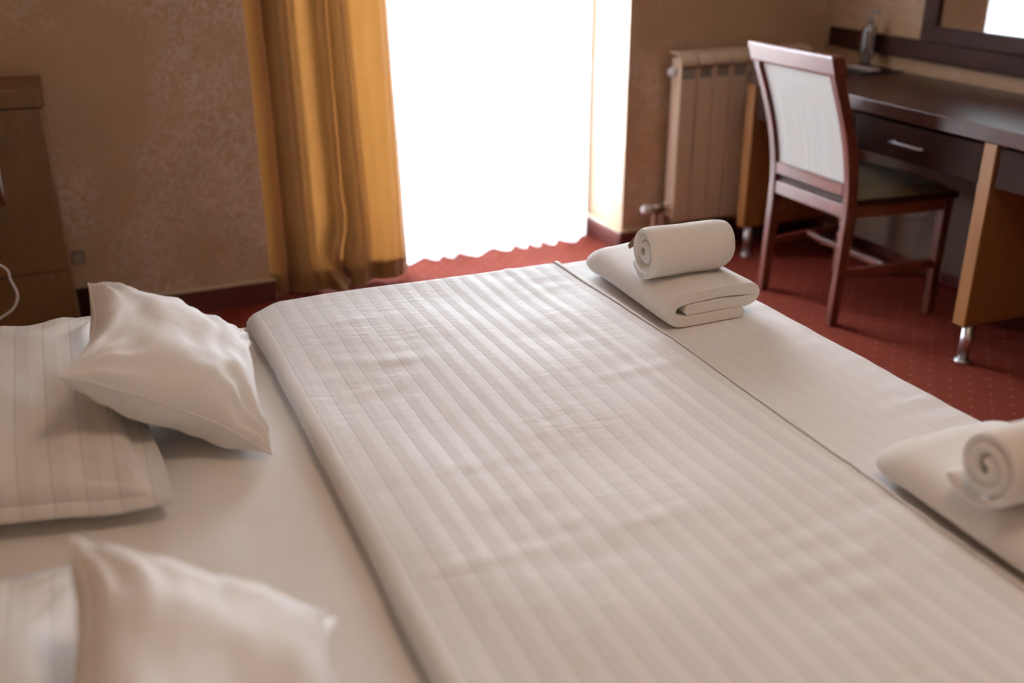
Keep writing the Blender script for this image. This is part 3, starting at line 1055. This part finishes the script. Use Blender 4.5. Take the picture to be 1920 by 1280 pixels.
# ------------------------------------------------------------------ chair
def chair():
    root = thing('desk_chair', 'mahogany desk chair with a cream fabric back, pulled out from the desk', 'chair', (2.55, 2.815, 0))
    prof = [(2.213, 0.932), (2.243, 0.850), (2.280, 0.762), (2.308, 0.685), (2.330, 0.610), (2.349, 0.515), (2.356, 0.410), (2.354, 0.285), (2.350, 0.140), (2.346, 0.0)]
    sp = smooth_path([(x, z, 0) for x, z in prof], 4)
    def xs(z):
        for a, b in zip(sp[:-1], sp[1:]):
            if b.y <= z <= a.y:
                t = (z-b.y)/(a.y-b.y+1e-9)
                return b.x+(a.x-b.x)*t
        return sp[-1].x if z < sp[-1].y else sp[0].x
    DEP = 0.042
    def post(y0, y1, z0, z1, name='leg', mat=M_CHAIRW, dx=0.0, dep=DEP, taper=True):
        vv, ff = [], []
        K = 40
        for k in range(K+1):
            z = z0+(z1-z0)*k/K
            x = xs(z)+dx
            d = dep*(0.82+0.18*sstep(0.0, 0.4, z)) if taper else dep
            c = 0.004
            ring = [(x+c, y0), (x+d-c, y0), (x+d, y0+c), (x+d, y1-c), (x+d-c, y1), (x+c, y1), (x, y1-c), (x, y0+c)]
            vv += [(p[0], p[1], z) for p in ring]
        for k in range(K):
            for i in range(8):
                j = (i+1) % 8
                ff.append((k*8+i, k*8+j, (k+1)*8+j, (k+1)*8+i))
        ff.append(tuple(range(7, -1, -1))); ff.append(tuple(K*8+i for i in range(8)))
        return pydata(name, vv, ff, mat, root, False)
    YA, YB = 2.598, 3.030
    post(YA, YA+0.032, 0.0, 0.872)
    post(YB-0.032, YB, 0.0, 0.872)
    # top rail, thicker and overhanging, follows the lean
    vv, ff = [], []
    for k, z in enumerate((0.866, 0.874, 0.90, 0.925, 0.932)):
        x = xs(z)-0.004
        i_ = 0.003 if k in (0, 4) else 0.0
        ya, yb_ = YA-0.004+i_, YB+0.004-i_
        vv += [(x+i_, ya, z), (x+0.052-i_, ya, z), (x+0.052-i_, yb_, z), (x+i_, yb_, z)]
    for k in range(4):
        for i in range(4):
            j = (i+1) % 4
            ff.append((k*4+i, k*4+j, (k+1)*4+j, (k+1)*4+i))
    ff += [(3, 2, 1, 0), (16, 17, 18, 19)]
    pydata('top_rail', vv, ff, M_CHAIRW, root, False)
    # upholstered back
    post(YA+0.036, YB-0.036, 0.505, 0.866, 'backrest', M_CHFAB, 0.012, 0.026, False)
    post(YA+0.032, YB-0.032, 0.462, 0.504, 'back_rail', M_CHAIRW, 0.004, 0.032, False)
    # seat
    def quad(name, x0, x1, ha, hb, z0, z1, mat, bev, bevseg=2):
        cy = (YA+YB)/2
        poly = [(x0, cy-ha), (x1, cy-hb), (x1, cy+hb), (x0, cy+ha)]
        return prism(name, poly, 'z', z0, z1, mat, root, bev, False)
    quad('apron', 2.362, 2.778, 0.205, 0.252, 0.385, 0.432, M_CHAIRW, 0.003)
    quad('seat_frame', 2.372, 2.798, 0.212, 0.268, 0.428, 0.450, M_DARKW, 0.004)
    # domed seat pad
    cy = (YA+YB)/2
    N = 20
    vv, ff = [], []
    for i in range(N+1):
        for j in range(N+1):
            a, b = i/N, -1+2*j/N
            x = 2.380+0.412*a
            y = cy+b*(0.206+0.056*a)
            e = max(0.0, (1-b**4))*max(0.0, 1-(2*a-1)**4)
            vv.append((x, y, 0.448+0.034*e**0.45))
    W = N+1
    for i in range(N):
        for j in range(N):
            ff.append((i*W+j, (i+1)*W+j, (i+1)*W+j+1, i*W+j+1))
    pydata('seat', vv, ff, M_SEAT, root, True)
    for s in (-1, 1):
        yc = cy+s*0.247
        bm = bmesh.new()
        bm_box(bm, 2.742, 2.780, yc-0.018, yc+0.018, 0.0, 0.430, 0.003)
        for v in bm.verts:
            if v.co.z < 0.2:
                v.co.x = 2.761+(v.co.x-2.761)*0.78
                v.co.y = yc+(v.co.y-yc)*0.78
        me = bpy.data.meshes.new('leg'); bm.to_mesh(me); bm.free()
        link('leg', me, M_CHAIRW, root)
        ya_ = YA+0.016 if s < 0 else YB-0.016
        vv = []
        for (x, y) in ((xs(0.19)+0.03, ya_), (2.75, yc)):
            for dy, dz in ((-0.009, -0.014), (0.009, -0.014), (0.009, 0.014), (-0.009, 0.014)):
                vv.append((x, y+dy, 0.190+dz))
        ff = [(0, 1, 2, 3), (7, 6, 5, 4)]+[(i, i+4, (i+1) % 4+4, (i+1) % 4) for i in range(4)]
        pydata('stretcher', vv, ff, M_CHAIRW, root, False)
    box('stretcher', (2.555, 2.585, YA+0.0, YB+0.0, 0.180, 0.203), M_CHAIRW, root, 0.003)
chair()

# ------------------------------------------------------------------ cabinet by the far wall
def cabinet():
    root = thing('cabinet', 'light brown wooden cabinet at the left edge, against the far wall', 'cabinet', (-0.4, 3.5, 0))
    X0, X1 = -0.76, -0.070
    YF, YBK = 3.345, 3.64
    box('body', (X0, X1, YF+0.018, YBK-0.02, 0.0, 0.823), M_CABW, root, 0.002)
    box('top', (X0-0.0, X1+0.012, YF-0.004, YBK-0.02, 0.824, 0.878), M_CABW, root, 0.003)
    d = box('door', (X0+0.003, X1-0.001, YF, YF+0.017, 0.316, 0.820), M_CABW, root, 0.002)
    tube('handle', [(-0.214, YF, 0.66), (-0.214, YF-0.024, 0.66), (-0.214, YF-0.028, 0.655), (-0.214, YF-0.028, 0.556), (-0.214, YF-0.024, 0.551), (-0.214, YF, 0.551)], 0.005, M_STEEL, d, 10)
    box('drawer', (X0+0.003, X1-0.001, YF, YF+0.017, 0.06, 0.311), M_CABW, root, 0.002)
cabinet()
sk = thing('wall_socket', 'square wall socket low on the far wall beside the cabinet', 'socket', (-0.044, WB, 0.26))
box('frame', (-0.066, -0.022, WB-0.008, WB-0.0005, 0.236, 0.284), M_SOCK, sk, 0.002)
box('plate', (-0.058, -0.031, WB-0.010, WB-0.004, 0.245, 0.275), M_SOCKP, sk, 0.001)

cb = smooth_path([(-0.795, 2.92, 0.62), (-0.60, 2.90, 0.60), (-0.36, 2.90, 0.555), (-0.229, 2.9, 0.492), (-0.211, 2.9, 0.447), (-0.202, 2.9, 0.403), (-0.219, 2.9, 0.367),
                  (-0.256, 2.9, 0.344), (-0.34, 2.9, 0.30), (-0.42, 2.92, 0.20), (-0.46, 2.95, 0.05), (-0.50, 2.97, 0.005), (-0.72, 3.0, 0.005)], 8)
tag(tube('cable', cb, 0.0036, M_WHITEP, None, 8), 'thin white cable looping in front of the cabinet', 'cable')
